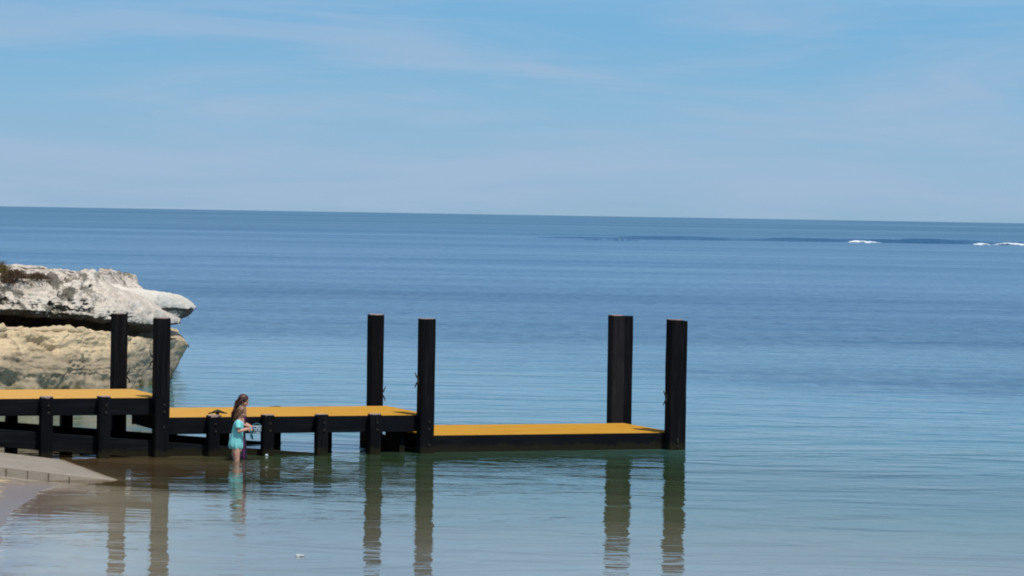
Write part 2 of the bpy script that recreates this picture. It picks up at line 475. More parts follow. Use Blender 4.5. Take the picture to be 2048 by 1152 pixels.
    # the thin lace of foam where the ripples run up the sand
    fo = math_n(n, 'MULTIPLY', maprange(n, dep, 0.010, 0.003, 0, 1, True), maprange(n, noise_n(n, P, 7.0, 5, 0.6), 0.46, 0.62, 0, 0.38))
    fd = N(n, 'ShaderNodeBsdfDiffuse'); fd.inputs['Color'].default_value = (.62, .60, .56, 1)
    mf = N(n, 'ShaderNodeMixShader')
    L(n, fo, mf.inputs[0]); L(n, ms.outputs[0], mf.inputs[1]); L(n, fd.outputs[0], mf.inputs[2])
    L(n, mf.outputs[0], out.inputs[0])
    return m
M['water'] = water_mat()
M['foam'] = simple('sea_foam', (0.85, 0.88, 0.88), (0.6, 0.7, 0.74), 1.5, 0.9, 0.8, 0.3)

# ------------------------------------------------------------------ the setting: sea, sand, ramp
# jetty frame: origin at the middle seaward guide post, u along the jetty, v away from the camera
JO = ground(849.5, 907)
JANG = R(21.3)
JU = Vector((math.cos(JANG), math.sin(JANG), 0)); JV = Vector((-math.sin(JANG), math.cos(JANG), 0))
def J(u, v, z=0.0): return Vector((JO.x, JO.y, 0)) + JU * u + JV * v + Vector((0, 0, z))
def toJ(p):
    d = Vector((p.x - JO.x, p.y - JO.y, 0)); return d.dot(JU), d.dot(JV)
E = ground(235, 961)
EU, EV = toJ(E)
print('JO', JO, 'E', E, EU, EV)

sh_y = np.array([-20, 30, 41, 45, 48, 50, 52, 55, 58, 70, 100, 400.])
_shp = [(0, 1150), (0, 1060), (40, 1018), (75, 985), (120, 968)]
_sp = [ground(*p) for p in _shp]
sh_y = np.array([0, _sp[0].y] + [p.y for p in _sp[1:]] + [_sp[-1].y + 3, _sp[-1].y + 8, _sp[-1].y + 20, 400, 60000])
sh_x = np.array([_sp[0].x - .1, _sp[0].x] + [p.x for p in _sp[1:]] + [_sp[-1].x - 3, _sp[-1].x - 9, _sp[-1].x - 24, -420, -90000])
def bed(x, y):
    """height of the sand / sea bed"""
    d = x - np.interp(y, sh_y, sh_x)
    up = np.where(d < 0, -d * 0.055, 0)
    dn = -(0.075 * d * (d > 0) - 0.0)
    dn = np.where(d > 0, -0.9 * (1 - np.exp(-d * 0.075)), 0)
    off = -np.maximum(0, (y + 0.25 * x - 66)) * 0.055
    off = np.maximum(off, -8)
    h = up + dn + np.where(d > 0, off, 0)
    return np.minimum(h, 2.0)

def grid_obj(name, xs, ys, zf, mat, attrs=None):
    X, Y = np.meshgrid(xs, ys)
    Z = zf(X, Y)
    nx, ny = len(xs), len(ys)
    co = np.stack([X, Y, Z], -1).reshape(-1, 3)
    idx = np.arange(nx * ny).reshape(ny, nx)
    f = np.stack([idx[:-1, :-1], idx[:-1, 1:], idx[1:, 1:], idx[1:, :-1]], -1).reshape(-1, 4)
    me = bpy.data.meshes.new(name)
    me.from_pydata(co.tolist(), [], f.tolist())
    for k, fn in (attrs or {}).items():
        a = me.attributes.new(k, 'FLOAT', 'POINT')
        a.data.foreach_set('value', np.broadcast_to(fn(X, Y), X.shape).astype(np.float32).ravel())
    me.update()
    return obj(name, me, mat, smooth=True)

def nz2(x, y, s, seed):
    out = np.zeros(x.shape)
    it = np.nditer([x, y, out], op_flags=[['readonly'], ['readonly'], ['writeonly']])
    for a, b, c in it:
        c[...] = noise.fractal(Vector((float(a) * s, float(b) * s, seed)), 0.9, 2.0, 4)
    return out
bx = np.concatenate([np.linspace(-90, -14, 30), np.linspace(-13.8, 14, 240), np.linspace(14.5, 90, 40)])
by = np.concatenate([np.linspace(8, 36, 24), np.linspace(36.2, 62, 220), np.linspace(62.5, 140, 60)])
def bed_n(X, Y):
    return bed(X, Y) + nz2(X, Y, 0.5, 3.3) * 0.006 + nz2(X, Y, 3.0, 1.3) * 0.0015
sand = grid_obj('sand', bx, by, bed_n, M['sand'])
tag(sand, 'pale beach sand running down under the shallow clear water', 'sand', kind='structure')

def depth_f(X, Y): return np.where((np.abs(X) > 84) | (Y > 134) | (Y < 12), np.maximum(1.0, -bed(X, Y)), np.maximum(0, -bed(X, Y)))
def meadow_edge(X):
    return np.interp(X, [-14, -6, 0, 5, 9, 12, 30], [88, 84, 76, 69, 64, 61, 56]) + 1.2 * np.sin(X * 0.8)
def chop_f(X, Y):
    d = Y - meadow_edge(X)
    return np.interp(d, [-30, -15, -4, 4, 14, 60, 300, 2000], [0, .02, .06, .16, .32, .42, .5, .6])
def slime_f(X, Y):
    u = (X - JO.x) * JU.x + (Y - JO.y) * JU.y; v = (X - JO.x) * JV.x + (Y - JO.y) * JV.y
    a = np.clip((v - EV + .1) / .5, 0, 1) * np.clip((3.0 - v) / 1, 0, 1)
    return a * np.clip((-2.6 - u) / 2.6, 0, 1) * 0.92
def ripple_f(X, Y):
    return np.interp(Y + 0.1 * X, [0, 40, 45, 49, 60], [0.38, 0.46, 0.8, 1.7, 2.4])
def weed_f(X, Y):
    # seagrass meadow beyond the sand flat; its near edge comes closer on the right
    e = meadow_edge(X)
    a = np.clip((Y - e) / 9, 0, 1)
    b = 1 - np.clip((Y - (e + 62)) / 70, 0, 1)
    return a * b
lx = np.concatenate([-np.geomspace(16, 30000, 60)[::-1], np.linspace(-15.5, 15.5, 130), np.geomspace(16, 30000, 60)])
ly = np.concatenate([np.linspace(-40, 34, 15), np.linspace(35, 62, 110), np.geomspace(62.3, 40000, 260)])
sea = grid_obj('sea', lx, ly, lambda X, Y: X * 0.0, M['water'], {'depth': depth_f, 'chop': chop_f, 'weed': weed_f, 'ripple': ripple_f, 'slime': slime_f})
tag(sea, 'calm sea, clear over sand near the shore and blue farther out', 'sea', kind='structure')

# swell standing up on the reef far out (the same water, heaped)
def swell(name, px0, px1, pyc, hmax, depth_m, seed, lab):
    a = ground(px0, pyc[0]); b = ground(px1, pyc[1])
    n = 160; k = 14
    verts, faces = [], []
    for i in range(n + 1):
        t = i / n
        c = a.lerp(b, t)
        env = math.sin(math.pi * min(1, max(0, t))) ** 0.35 if 0 < t < 1 else 0
        hh = hmax * env * (0.55 + 0.6 * max(0, noise.fractal(Vector((t * 9, seed, 0)), 1, 2, 4) + 0.5))
        c.y += 9 * noise.fractal(Vector((t * 5, seed, 4)), 1, 2, 3)
        for j in range(k + 1):
            s_ = j / k
            # steep towards the shore, long back
            prof = (s_ / 0.3) if s_ < 0.3 else (1 - (s_ - 0.3) / 0.7)
            prof = prof * prof * (3 - 2 * prof)
            verts.append((c.x, c.y + (s_ - 0.3) * depth_m, -0.03 + (hh + 0.03) * prof))
    for i in range(n):
        for j in range(k):
            q = i * (k + 1) + j
            faces.append((q, q + k + 1, q + k + 2, q + 1))
    me = bpy.data.meshes.new(name); me.from_pydata(verts, [], faces)
    for kk, val in (('depth', 6.0), ('chop', 0.15), ('weed', 0.9), ('ripple', 1.0)):
        at = me.attributes.new(kk, 'FLOAT', 'POINT'); at.data.foreach_set('value', [val] * len(verts))
    return tag(obj(name, me, M['water'], smooth=True), lab, 'swell', kind='structure')
swell('swell', 1060, 2600, (475.4, 497.2), 0.80, 8, 2.0, 'dark line of swell standing up along the reef far out')
swell('swell', 1150, 1290, (480.0, 482.0), 0.34, 8, 6.0, 'short dark swell left of the breakers')

def breaker(px0, px1, py, h, lab, seed):
    a = ground(px0, py); s_ = F / a.y
    Lm = (px1 - px0) / s_
    rz = 0
    root = empty('breaking_wave', ground((px0 + px1) / 2, py))
    bm = bmesh.new()
    rnd = random.Random(seed)
    for i in range(110):
        t = rnd.random()
        x = (t - 0.5) * Lm
        env = (math.sin(math.pi * t) ** 0.6) * (0.35 + 0.65 * (1 - abs(t - 0.35)))
        r = (0.06 + 0.12 * rnd.random()) * (0.4 + env)
        add_ball(bm, Vector((x, rnd.uniform(-0.9, 0.7), h * env * rnd.uniform(0.1, 0.95))), r, (3.4, 1.2, 0.55), 10, 6)
    o = obj('foam', voxel(bm, 0.09, 1), M['foam'], root, True)
    n, k = 40, 8
    vs, fs = [], []
    for i in range(n + 1):
        t = i / n
        env = math.sin(math.pi * t) ** 0.6 if 0 < t < 1 else 0
        for j in range(k + 1):
            q = j / k
            vs.append(((t - 0.5) * Lm * 1.15, -1.2 + q * 6, -0.03 + (h * 0.8) * env * math.sin(math.pi * min(1, q * 2.2) if q < 0.2273 else math.pi * (0.5 + 0.5 * (q - 0.2273) / 0.7727))))
    for i in range(n):
        for j in range(k):
            q = i * (k + 1) + j
            fs.append((q, q + k + 1, q + k + 2, q + 1))
    me = bpy.data.meshes.new('wave_face'); me.from_pydata(vs, [], fs)
    for kk, val in (('depth', 6.0), ('chop', 0.15), ('weed', 0.9), ('ripple', 1.0)):
        at = me.attributes.new(kk, 'FLOAT', 'POINT'); at.data.foreach_set('value', [val] * len(vs))
    obj('wave_face', me, M['water'], root, True)
    return tag(root, lab, 'wave', 'waves breaking on the reef')
breaker(1690, 1762, 485.7, 0.40, 'longest white breaking wave crest, apart from the two at the right edge', 1)
breaker(1946, 1980, 490.2, 0.28, 'short white breaking wave crest just left of the right edge', 2)
breaker(1984, 2066, 490.6, 0.40, 'white breaking wave crest cut by the right edge of the view', 3)

M['joint'] = simple('stained_joint', (0.09, 0.075, 0.055), (0.14, 0.12, 0.09), 9, 0.9)
# concrete boat ramp beside the jetty
def ramp_build():
    root = empty('boat_ramp', (JO.x, JO.y, 0), JANG)
    bm = bmesh.new()
    T = 0.19
    v0, v1 = EV, -0.28
    us = [-22] + list(np.linspace(-14, EU, 34)) + list(np.linspace(EU + .25, 3.0, 22))
    def zt(u):
        d = EU - u
        return 0.132 * d if d > 0 else 0.092 * d
    rings = []
    for u in us:
        zz = zt(u)
        e = noise.noise(Vector((u * 2.2, 0, 0))) * 0.018 + noise.noise(Vector((u * 9, 3, 0))) * 0.008
        r = [(u, v0 + e, zz - T), (u, v0 + e * 1.0, zz - 0.012), (u, v0 + e + 0.014, zz)]
        for q in (0.25, .5, .75): r.append((u, v0 + (v1 - v0) * q, zz + noise.noise(Vector((u * .8, q * 4, 1))) * 0.006))
        r += [(u, v1 - 0.01, zz), (u, v1, zz - 0.01), (u, v1, zz - T)]
        rings.append([bm.verts.new(p) for p in r])
    for a, b in zip(rings[:-1], rings[1:]):
        for k in range(len(a)):
            k2 = (k + 1) % len(a)
            bm.faces.new((a[k], a[k2], b[k2], b[k]))
    bm.faces.new(rings[0]); bm.faces.new(rings[-1][::-1])
    obj('slab', bm, M['concrete'], root)
    # joints on the near face and the narrow footing under it
    for i, u in enumerate(np.arange(EU - 0.42, EU - 12, -0.31)):
        if zt(u) < 0.03: continue
        if u < EU - 6: break
        bm = bmesh.new()
        add_box(bm, u - 0.006 - .006 * random.random(), u + 0.006, v0 - 0.014, v0 + 0.03, zt(u) - T + .04 * random.random() + .02, zt(u) - 0.02 - 0.06 * random.random())
        obj('joint', bm, M['joint'], root)
    bm = bmesh.new()
    prev = None
    for u in np.linspace(-14, EU - 0.55, 60):
        zz = zt(u) - T + 0.035 + 0.01 * noise.noise(Vector((u * 3, 7, 0)))
        e = 0.02 * noise.noise(Vector((u * 2, 9, 0)))
        r = [bm.verts.new(p) for p in ((u, v0 - 0.11 + e, zz - 0.3), (u, v0 - 0.11 + e, zz), (u, v0 - 0.004 , zz + 0.012), (u, v0 - 0.004, zz - 0.3))]
        if prev:
            for k in range(4): bm.faces.new((prev[k], prev[(k + 1) % 4], r[(k + 1) % 4], r[k]))
        prev = r
    obj('footing', bm, M['concrete'], root)
    return tag(root, 'grey concrete boat ramp sloping into the water beside the jetty', 'boat ramp')
ramp_build()

# ------------------------------------------------------------------ jetty
PW = 0.238
SP = 4.53
WV = 2.62
DZ = (0.95, 0.63, 0.285)      # the three deck levels
def jetty():
    root = empty('stepped_jetty', (JO.x, JO.y, 0), JANG)
    # deck panels: u from, u to, level
    spans = ((-15.0, -SP + 0.16, DZ[0]), (-SP + 0.14, 0.16, DZ[1]), (0.14, SP + 0.13, DZ[2]))
    BF, BB = PW / 2 + 0.012, WV - PW / 2 - 0.012
    BD = 0.045
    for k, (u0, u1, zd) in enumerate(spans):
        bm = bmesh.new()
        # boards run along the jetty
        n = 9
        wv = (BB - BF - 2 * BD) / n
        joint = [u0]
        while joint[-1] < u1 - 0.01: joint.append(min(u1, joint[-1] + 1.51))
        for a, b in zip(joint[:-1], joint[1:]):
            for i in range(n):
                add_box(bm, a + 0.002, b - 0.002, BF + BD + i * wv + 0.003, BF + BD + (i + 1) * wv - 0.003, zd - 0.035, zd + random.uniform(-.0015, .0015), 0.004, 1)
        obj('deck_panel', bm, M['deck'], root)
        hb = 0.27 if k < 2 else 0.285 + 0.05
        for v0, v1 in ((BF - 0.006, BF + 0.042), (BB - 0.042, BB + 0.006)):
            bm = bmesh.new()
            add_box(bm, u0 + 0.01, u1 - 0.005, v0, v1, zd - 0.037 - hb + 0.03, zd - 0.006, 0.006)
            obj('edge_beam', bm, M['beam'], root)
        for uu in (u0 + 0.02, u1 - 0.115):
            if uu < -14: continue
            bm = bmesh.new()
            add_box(bm, uu, uu + 0.10, BF + 0.046, BB - 0.046, zd - 0.037 - hb + 0.04, zd - 0.04, 0.006)
            obj('cross_beam', bm, M['beam'], root)
    # deep transom boards at the two outer steps
    for uu in (0.0, SP - 0.02):
        bm = bmesh.new(); add_box(bm, uu - .36, uu - .27, BF + 0.12, BB - 0.12, -0.12, 0.22, 0.006); obj('cross_beam', bm, M['beam'], root)
    # sloping lower stringers
    for v0 in (BF - 0.004, BB - 0.10):
        bm = bmesh.new()
        h = 0.285
        def zt(u): return 0.174 - 0.086 * (u + 3.75)
        add_box(bm, 0, 1, v0, v0 + 0.104, 0, 1, 0.0)
        for v in bm.verts:
            u = -15.0 if v.co.x < 0.5 else -0.6
            v.co = Vector((u, v.co.y, zt(u) - (h if v.co.z < 0.5 else 0)))
        bmesh.ops.bevel(bm, geom=list(bm.edges), offset=0.008, segments=1, affect='EDGES')
        obj('lower_stringer', bm, M['beam'], root)
    def post(u, v, w, top, z0=-1.2, d=None, name='post', rot=0.0, cap=False):
        d = d or w
        bm = bmesh.new()
        add_box(bm, -w / 2, w / 2, -d / 2, d / 2, z0, top, 0.0)
        # hand-cut timber: tiny irregularities and a chamfered arris
        bmesh.ops.subdivide_edges(bm, edges=[e for e in bm.edges if abs(e.verts[0].co.z - e.verts[1].co.z) > 0.5], cuts=8)
        for v_ in bm.verts:
            q = Vector((u * 3 + v_.co.x * 4, v * 5 + v_.co.y * 4, v_.co.z * 1.6))
            v_.co.x += noise.noise(q) * 0.006; v_.co.y += noise.noise(q + Vector((9, 9, 9))) * 0.006
            if v_.co.z > top - 0.01: v_.co.z += random.uniform(-0.012, 0.008)
        bmesh.ops.bevel(bm, geom=[e for e in bm.edges if abs(e.verts[0].co.z - e.verts[1].co.z) > 0.1], offset=0.013, segments=2, affect='EDGES')
        o = obj(name, bm, M['post'], root)
        o.location = (u, v, 0)
        return o
    def cap(parent, w, top, d=None):
        d = d or w
        bm = bmesh.new()
        vs = []
        for i in range(12):
            a = i / 12 * 2 * math.pi
            rr = 1 / max(abs(math.cos(a)), abs(math.sin(a)))
            vs.append(bm.verts.new((math.cos(a) * rr * (w / 2 + 0.002) * random.uniform(.93, 1), math.sin(a) * rr * (d / 2 + 0.002) * random.uniform(.93, 1), top + random.uniform(.006, .014))))
        f = bm.faces.new(vs)
        r = bmesh.ops.extrude_face_region(bm, geom=[f])
        for v_ in [g for g in r['geom'] if isinstance(g, bmesh.types.BMVert)]: v_.co.z -= (0.030 if w < .2 else 0.014)
        return obj('worn_top', bm, M['endgrain'], parent)
    def cleat(parent, side, zc):
        # iron mooring cleat: a foot on the post's inner face and two horns bending out
        bm = bmesh.new()
        x0 = side * PW / 2
        add_box(bm, min(x0 - side * 0.002, x0 + side * 0.012), max(x0 - side * 0.002, x0 + side * 0.012), -0.03, 0.03, zc - 0.06, zc + 0.06, 0.004)
        for s_ in (-1, 1):
            add_tube(bm, [(x0 + side * 0.006, 0, zc + s_ * 0.025), (x0 + side * 0.032, 0, zc + s_ * 0.032), (x0 + side * 0.052, 0, zc + s_ * 0.060), (x0 + side * 0.078, 0, zc + s_ * 0.128)],
                     [0.014, 0.0135, 0.012, 0.008], 8)
        return obj('cleat', bm, M['iron'], parent, True)
    def bolts(parent, w, zs, x=0.0, d=None):
        for zz in zs:
            bm = bmesh.new()
            add_tube(bm, [(x, -w / 2 - 0.022, zz), (x, -w / 2 + 0.004, zz)], 0.012, 6)
            add_tube(bm, [(x, -w / 2 - 0.008, zz), (x, -w / 2 + 0.003, zz)], 0.021, 14)
            obj('bolt', bm, M['iron'], parent)
    zc_f = (1.60, 1.22, 1.04)
    zc_b = (1.45, 1.10, 1.02)
    for i, u in enumerate((-SP, 0.0, SP)):
        pf = post(u, 0, PW, 2.237, name='tall_post')
        cap(pf, PW, 2.237); cleat(pf, -1, (1.58, 1.22, 0.89)[i])
        bolts(pf, PW, (DZ[i] - 0.10, DZ[i] - 0.22, DZ[min(i + 1, 2)] - 0.14), 0.03)
        pb = post(u - (0.055, 0.01, -0.03)[i], WV, PW, 2.212, name='tall_post')
        if i == 2: pb.data.materials[0] = M['post_worn']
        cap(pb, PW, 2.212); cleat(pb, 1, (1.17, 0.83, 0.76)[i])
    # doubled fender timbers on the two end posts
    pf = post(SP + 0.182, 0.10, 0.12, 2.222, d=0.20, name='fender_post')
    pb = post(SP + 0.232, WV + 0.01, 0.19, 2.205, d=0.20, name='fender_post')
    # short posts between, cut off just above the deck
    lo = [(-5.47, 0), (-6.40, 0), (-7.33, 0), (-8.26, 0), (-9.2, 0), (-3.66, 1), (-2.74, 1), (-1.82, 1), (-0.90, 1)]
    for u, k in lo:
        for v in (-0.012, WV + 0.012):
            p = post(u, v, 0.19, DZ[k] + (0.03 if v < 1 else -0.015), name='short_post')
            if v < 1: cap(p, 0.19, DZ[k] + 0.03)
            if v < 1: bolts(p, 0.19, (DZ[k] - 0.1, DZ[k] - 0.22), 0.02)
    tag(root, 'black timber jetty stepping down in three levels of amber decking with tall posts', 'jetty')
    return root
jet = jetty()

# iron mooring cleat on the edge of the middle deck, beside the children
def deck_cleat():
    p = J(-3.52, PW / 2 + 0.10, DZ[1])
    root = empty('mooring_cleat', p, JANG)
    bm = bmesh.new()
    add_box(bm, -0.06, 0.06, -0.035, 0.035, 0.0, 0.016, 0.004)
    add_tube(bm, [(0, 0, 0.012), (0, 0, 0.05), (0, 0, 0.075)], [0.034, 0.026, 0.036], 12)
    obj('foot', bm, M['iron'], root)
    bm = bmesh.new()
    add_tube(bm, [(-0.16, 0, 0.050), (-0.10, 0, 0.060), (-0.04, 0, 0.078), (0, 0, 0.085), (0.04, 0, 0.078), (0.10, 0, 0.060), (0.16, 0, 0.050)],
             [0.008, 0.014, 0.024, 0.032, 0.024, 0.014, 0.008], 10)
    obj('horn', bm, M['iron'], root, True)
    return tag(root, 'dark iron mooring cleat on the edge of the middle deck beside the children', 'cleat')
deck_cleat()

# ------------------------------------------------------------------ rocky headland behind the jetty
def catmull(pts, n):
    """closed resample of control points to n points"""
    pts = [np.array(p, float) for p in pts]
    m = len(pts)
    out = []
    for i in range(n):
        t = i / n * m
        k = int(t); f = t - k
        p0, p1, p2, p3 = pts[(k - 1) % m], pts[k % m], pts[(k + 1) % m], pts[(k + 2) % m]
        out.append(0.5 * ((2 * p1) + (-p0 + p2) * f + (2 * p0 - 5 * p1 + 4 * p2 - p3) * f * f + (-p0 + 3 * p1 - 3 * p2 + p3) * f ** 3))
    return out
def loft_rock(name, stations, mat, parent, nseg, nring, disp, seed, pits=0.0, strata=0.0, blocks=0.0):
    """stations: list of (px, [(D, z), ...]) with equal point counts; px is the column the station has in the photograph"""
    sx = [s[0] for s in stations]
    xs = np.concatenate([np.linspace(sx[0], 0, nseg // 4, endpoint=False), np.linspace(0, sx[-1], nseg - nseg // 4)]) if sx[0] < -100 else np.linspace(sx[0], sx[-1], nseg)
    dd = [s[2] for s in stations]
    verts = []
    for px in xs:
        prof = []
        for i in range(len(stations[0][1])):
            prof.append((np.interp(px, sx, [s[1][i][0] for s in stations]), np.interp(px, sx, [s[1][i][1] for s in stations])))
        for d, z_ in catmull(prof, nring):
            verts.append(((px - 1024) / F * np.interp(px, sx, dd), d, z_))
    faces = []
    for i in range(nseg - 1):
        for j in range(nring):
            j2 = (j + 1) % nring
            faces.append((i * nring + j, i * nring + j2, (i + 1) * nring + j2, (i + 1) * nring + j))
    faces.append(tuple(range(nring))[::-1])
    faces.append(tuple((nseg - 1) * nring + j for j in range(nring)))
    me = bpy.data.meshes.new(name); me.from_pydata(verts, [], faces)
    bm = bmesh.new(); bm.from_mesh(me)
    bmesh.ops.recalc_face_normals(bm, faces=bm.faces)
    bm.normal_update()
    sd = Vector((seed, seed * 2.3, -seed))
    newco = []
    xmax = max(v.co.x for v in bm.verts)
    for v in bm.verts:
        p = v.co
        q = p + sd
        a = noise.fractal(Vector((q.x * 0.9, q.y * 0.9, q.z * 1.3)), 0.9, 2.1, 7)
        b = noise.fractal(q * 4.5, 0.75, 2.1, 4)
        h = a * disp + b * disp * 0.35
        if strata:
            s_ = noise.fractal(Vector((q.x * 0.5, q.y * 0.5, q.z * 5.5 + q.x * 0.35)), 0.9, 2.0, 4)
            h += (abs(s_) * -2 + 0.5) * strata
        if blocks:
            # big fallen-block faces: each cell stands a little proud or back
            w_ = Vector((q.x * 0.55 + a * .25, q.y * 0.6, q.z * 1.25 + q.x * 0.22 + b * .1))
            vd, vp = noise.voronoi(w_)
            hsh = noise.cell(vp[0] * 3.7)
            edge = min(1.0, (vd[1] - vd[0]) * 5.0)
            h += (hsh - 0.5) * blocks * edge - (1 - min(1, (vd[1] - vd[0]) * 12)) * blocks * 0.35
        if pits:
            dv, pp = noise.voronoi(Vector((q.x * 3.3, q.y * 3.3, q.z * 3.6)) + Vector((a, b, a)) * 0.5)
            mask = max(0, min(1, (noise.noise(q * 0.9) + 0.25) * 2.2)) * max(0.15, min(1, (-8.4 - p.x) / 1.6))
            h -= max(0, 0.42 - dv[0]) * pits * mask
        newco.append(p + v.normal * h * (0.12 + 0.88 * min(1, max(0, (xmax - p.x) / 1.3))))
    for v, c in zip(bm.verts, newco): v.co = c
    return obj(name, bm, mat, parent, True)

head = empty('rocky_headland', ground(150, 860))
# (stations are given in world metres, so keep the children unshifted)
head.location = (0, 0, 0)
def zy(px, py, D): return atD(px, py, D).z
base_st = []
def dfront(px): return float(np.interp(px, [-1900, -300, 0, 140, 250, 300, 340, 371, 390], [53, 61, 64, 65, 66.3, 67.6, 69.8, 71.6, 72.4]))
# column in the photograph, top, shoulder, mid row; height of the foot
for px, yt, ys, ym, foot in ((-1900, 650, 700, 740, -0.9), (-300, 652, 690, 735, -0.9), (-60, 654, 676, 730, -0.9), (60, 657, 678, 722, -0.9), (140, 657, 680, 722, -0.9),
                              (205, 664, 686, 725, -0.9), (250, 672, 692, 728, -0.8), (285, 676, 697, 735, -0.5), (318, 678, 700, 732, -0.2), (338, 679, 700, 728, 0.10), (352, 680, 697, 716, 0.32), (363, 681, 692, 702, 0.52), (371, 683, 688, 693, 0.66)):
    D = dfront(px)
    zt, zs, zm = zy(px, yt, D - 0.2), zy(px, ys, D - 0.6), zy(px, ym, D - 0.9)
    k = max(0.0, min(1.0, (px - 240) / 131))
    zlow = max(foot, 0.05)
    dback = D + 11 * (1 - k) + 1.0 * k
    base_st.append((px, [(D - 1.3 + 1.3 * k, foot), (D - 1.15 + 0.9 * k, zlow + (zm - zlow) * 0.4), (D - 0.95 + .6 * k, zm), (D - 0.65 + .4 * k, zs), (D - 0.22 + .2 * k, zt), (D + 1.0 - .5 * k, zt - 0.12), (dback, zt - 0.2), (dback - 0.3, foot * .5 + zt * .5), (D + 2.5 - 1.9 * k, foot + .02)], D))
loft_rock('base_rock', base_st, M['rock_low'], head, 360, 190, 0.10, 3.1, 0.05, 0.05, 0.17)

up_st = []
for px, yt, yb in ((-1900, 500, 600), (-300, 515, 620), (-60, 544, 628), (0, 547, 629), (40, 549, 630), (90, 552, 631), (120, 559, 632), (138, 550, 632), (160, 550, 634), (176, 562, 635), (192, 572, 637), (215, 580, 640), (250, 594, 645), (280, 606, 650), (305, 618, 651), (325, 627, 650), (341, 637, 647)):
    k = max(0.0, min(1.0, (px - 150) / 191))
    D0 = dfront(px) - 0.1 + 0.1 * k
    zt, zb = zy(px, yt, D0 + 1.0), zy(px, yb, D0 + 0.2)
    h = zt - zb
    db = D0 + 8.5 * (1 - k) + 2.0 * k
    up_st.append((px, [(D0 + 0.12, zb), (D0, zb + h * .22), (D0 + 0.1, zb + h * .5), (D0 + 0.45, zb + h * .82), (D0 + 1.0, zt - 0.01), (D0 + 2.2, zt + .02 - .1 * k), (db, zt - 0.1 - .1 * k), (db + .3, zb + h * .4), (db - 0.5, zb - 0.05), (D0 + 1.2, zb - 0.04)], D0))
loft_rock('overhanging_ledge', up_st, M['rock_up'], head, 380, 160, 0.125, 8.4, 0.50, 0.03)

tip_st = []
for px, yt, yb in ((150, 572, 640), (190, 568, 648), (215, 570, 655), (250, 578, 664), (280, 584, 662), (310, 585, 655), (330, 589, 646), (345, 593, 640), (360, 599, 635), (370, 605, 630), (377, 613, 622)):
    k = max(0.0, min(1.0, (px - 250) / 136))
    D0 = dfront(px) + 1.6 - 0.4 * k
    zt, zb = zy(px, yt, D0 + 0.9), zy(px, yb, D0 + 0.5)
    h = zt - zb
    tip_st.append((px, [(D0 + 0.75, zb), (D0 + 0.30, zb + h * .40), (D0 - 0.02, zb + h * .60), (D0 + 0.2, zb + h * .84), (D0 + 0.9, zt), (D0 + 2.6 - k, zt - 0.02), (D0 + 4.0 - 2.2 * k, zb + h * .55), (D0 + 2.6 - 1.2 * k, zb)], D0))
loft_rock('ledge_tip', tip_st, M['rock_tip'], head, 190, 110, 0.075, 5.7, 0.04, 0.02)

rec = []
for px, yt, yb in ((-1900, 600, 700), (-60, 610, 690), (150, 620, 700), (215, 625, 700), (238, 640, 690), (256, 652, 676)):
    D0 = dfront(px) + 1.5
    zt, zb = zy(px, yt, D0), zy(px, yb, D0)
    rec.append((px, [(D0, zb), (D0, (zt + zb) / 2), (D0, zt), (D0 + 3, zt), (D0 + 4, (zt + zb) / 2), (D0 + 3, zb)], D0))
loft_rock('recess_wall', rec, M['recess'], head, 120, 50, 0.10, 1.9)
# dead roots hanging from the tip
bm = bmesh.new()
p = atD(376, 624, 72.6)
add_tube(bm, [p + Vector((0, 0, .08)), p + Vector((-.01, 0, -.05)), p + Vector((.01, 0, -.17))], [.014, .012, .006], 6)
obj('hanging_root', bm, M['recess'], head)
tag(head, 'pale pitted limestone headland with an overhanging ledge behind the landward end of the jetty', 'rock headland')

# dune plants on top of the ledge
def tuft(px, py, Dd, width, h, n, mat, label, name, seed, lean=0.0):
    p = atD(px, py, Dd)
    root = empty(name, p)
    rnd = random.Random(seed)
    bm = bmesh.new()
    for i in range(n):
        bx_ = rnd.gauss(0, width * 0.32); by_ = rnd.gauss(0, width * 0.3)
        hh = h * rnd.uniform(0.45, 1.1) * (1 - min(0.6, abs(bx_) / width * 0.8))
        a = rnd.uniform(0, 2 * math.pi); sp = rnd.uniform(0.1, 0.55) * hh
        dx, dy = math.cos(a) * sp + lean * hh, math.sin(a) * sp
        w_ = rnd.uniform(0.006, 0.013)
        pa = rnd.uniform(0, math.pi)
        ox, oy = math.cos(pa) * w_, math.sin(pa) * w_
        prev = None
        for t in (0, 0.4, 0.75, 1.0):
            c = Vector((bx_ + dx * t * t, by_ + dy * t * t, -0.06 + hh * t * (1 - 0.2 * t)))
            ww = (1 - t * 0.85)
            cur = (bm.verts.new(c + Vector((ox * ww, oy * ww, 0))), bm.verts.new(c - Vector((ox * ww, oy * ww, 0))))
            if prev: bm.faces.new((prev[0], prev[1], cur[1], cur[0]))
            prev = cur
    obj('blades', bm, mat, root)
    # a few woody stems carry the clump
    bm = bmesh.new()
    for i in range(7):
        a = rnd.uniform(0, 6.28); r = width * 0.25 * rnd.random()
        add_tube(bm, [(math.cos(a) * r, math.sin(a) * r, -0.1), (math.cos(a) * r * 1.5, math.sin(a) * r * 1.5, h * 0.25), (math.cos(a) * r * 2.2, math.sin(a) * r * 2.2, h * 0.5)], [0.009, 0.007, 0.003], 5)
    obj('stems', bm, M['stem'], root)
    return tag(root, label, 'plant', 'plants on top of the rock')
M['stem'] = simple('plant_stem', (0.06, 0.04, 0.025), (0.09, 0.06, 0.035), 20, 0.9)
M['olive'] = simple('olive_leaf', (0.085, 0.07, 0.02), (0.17, 0.12, 0.035), 6, 0.7)
M['rust'] = simple('rusty_leaf', (0.050, 0.030, 0.016), (0.12, 0.062, 0.026), 5, 0.75)
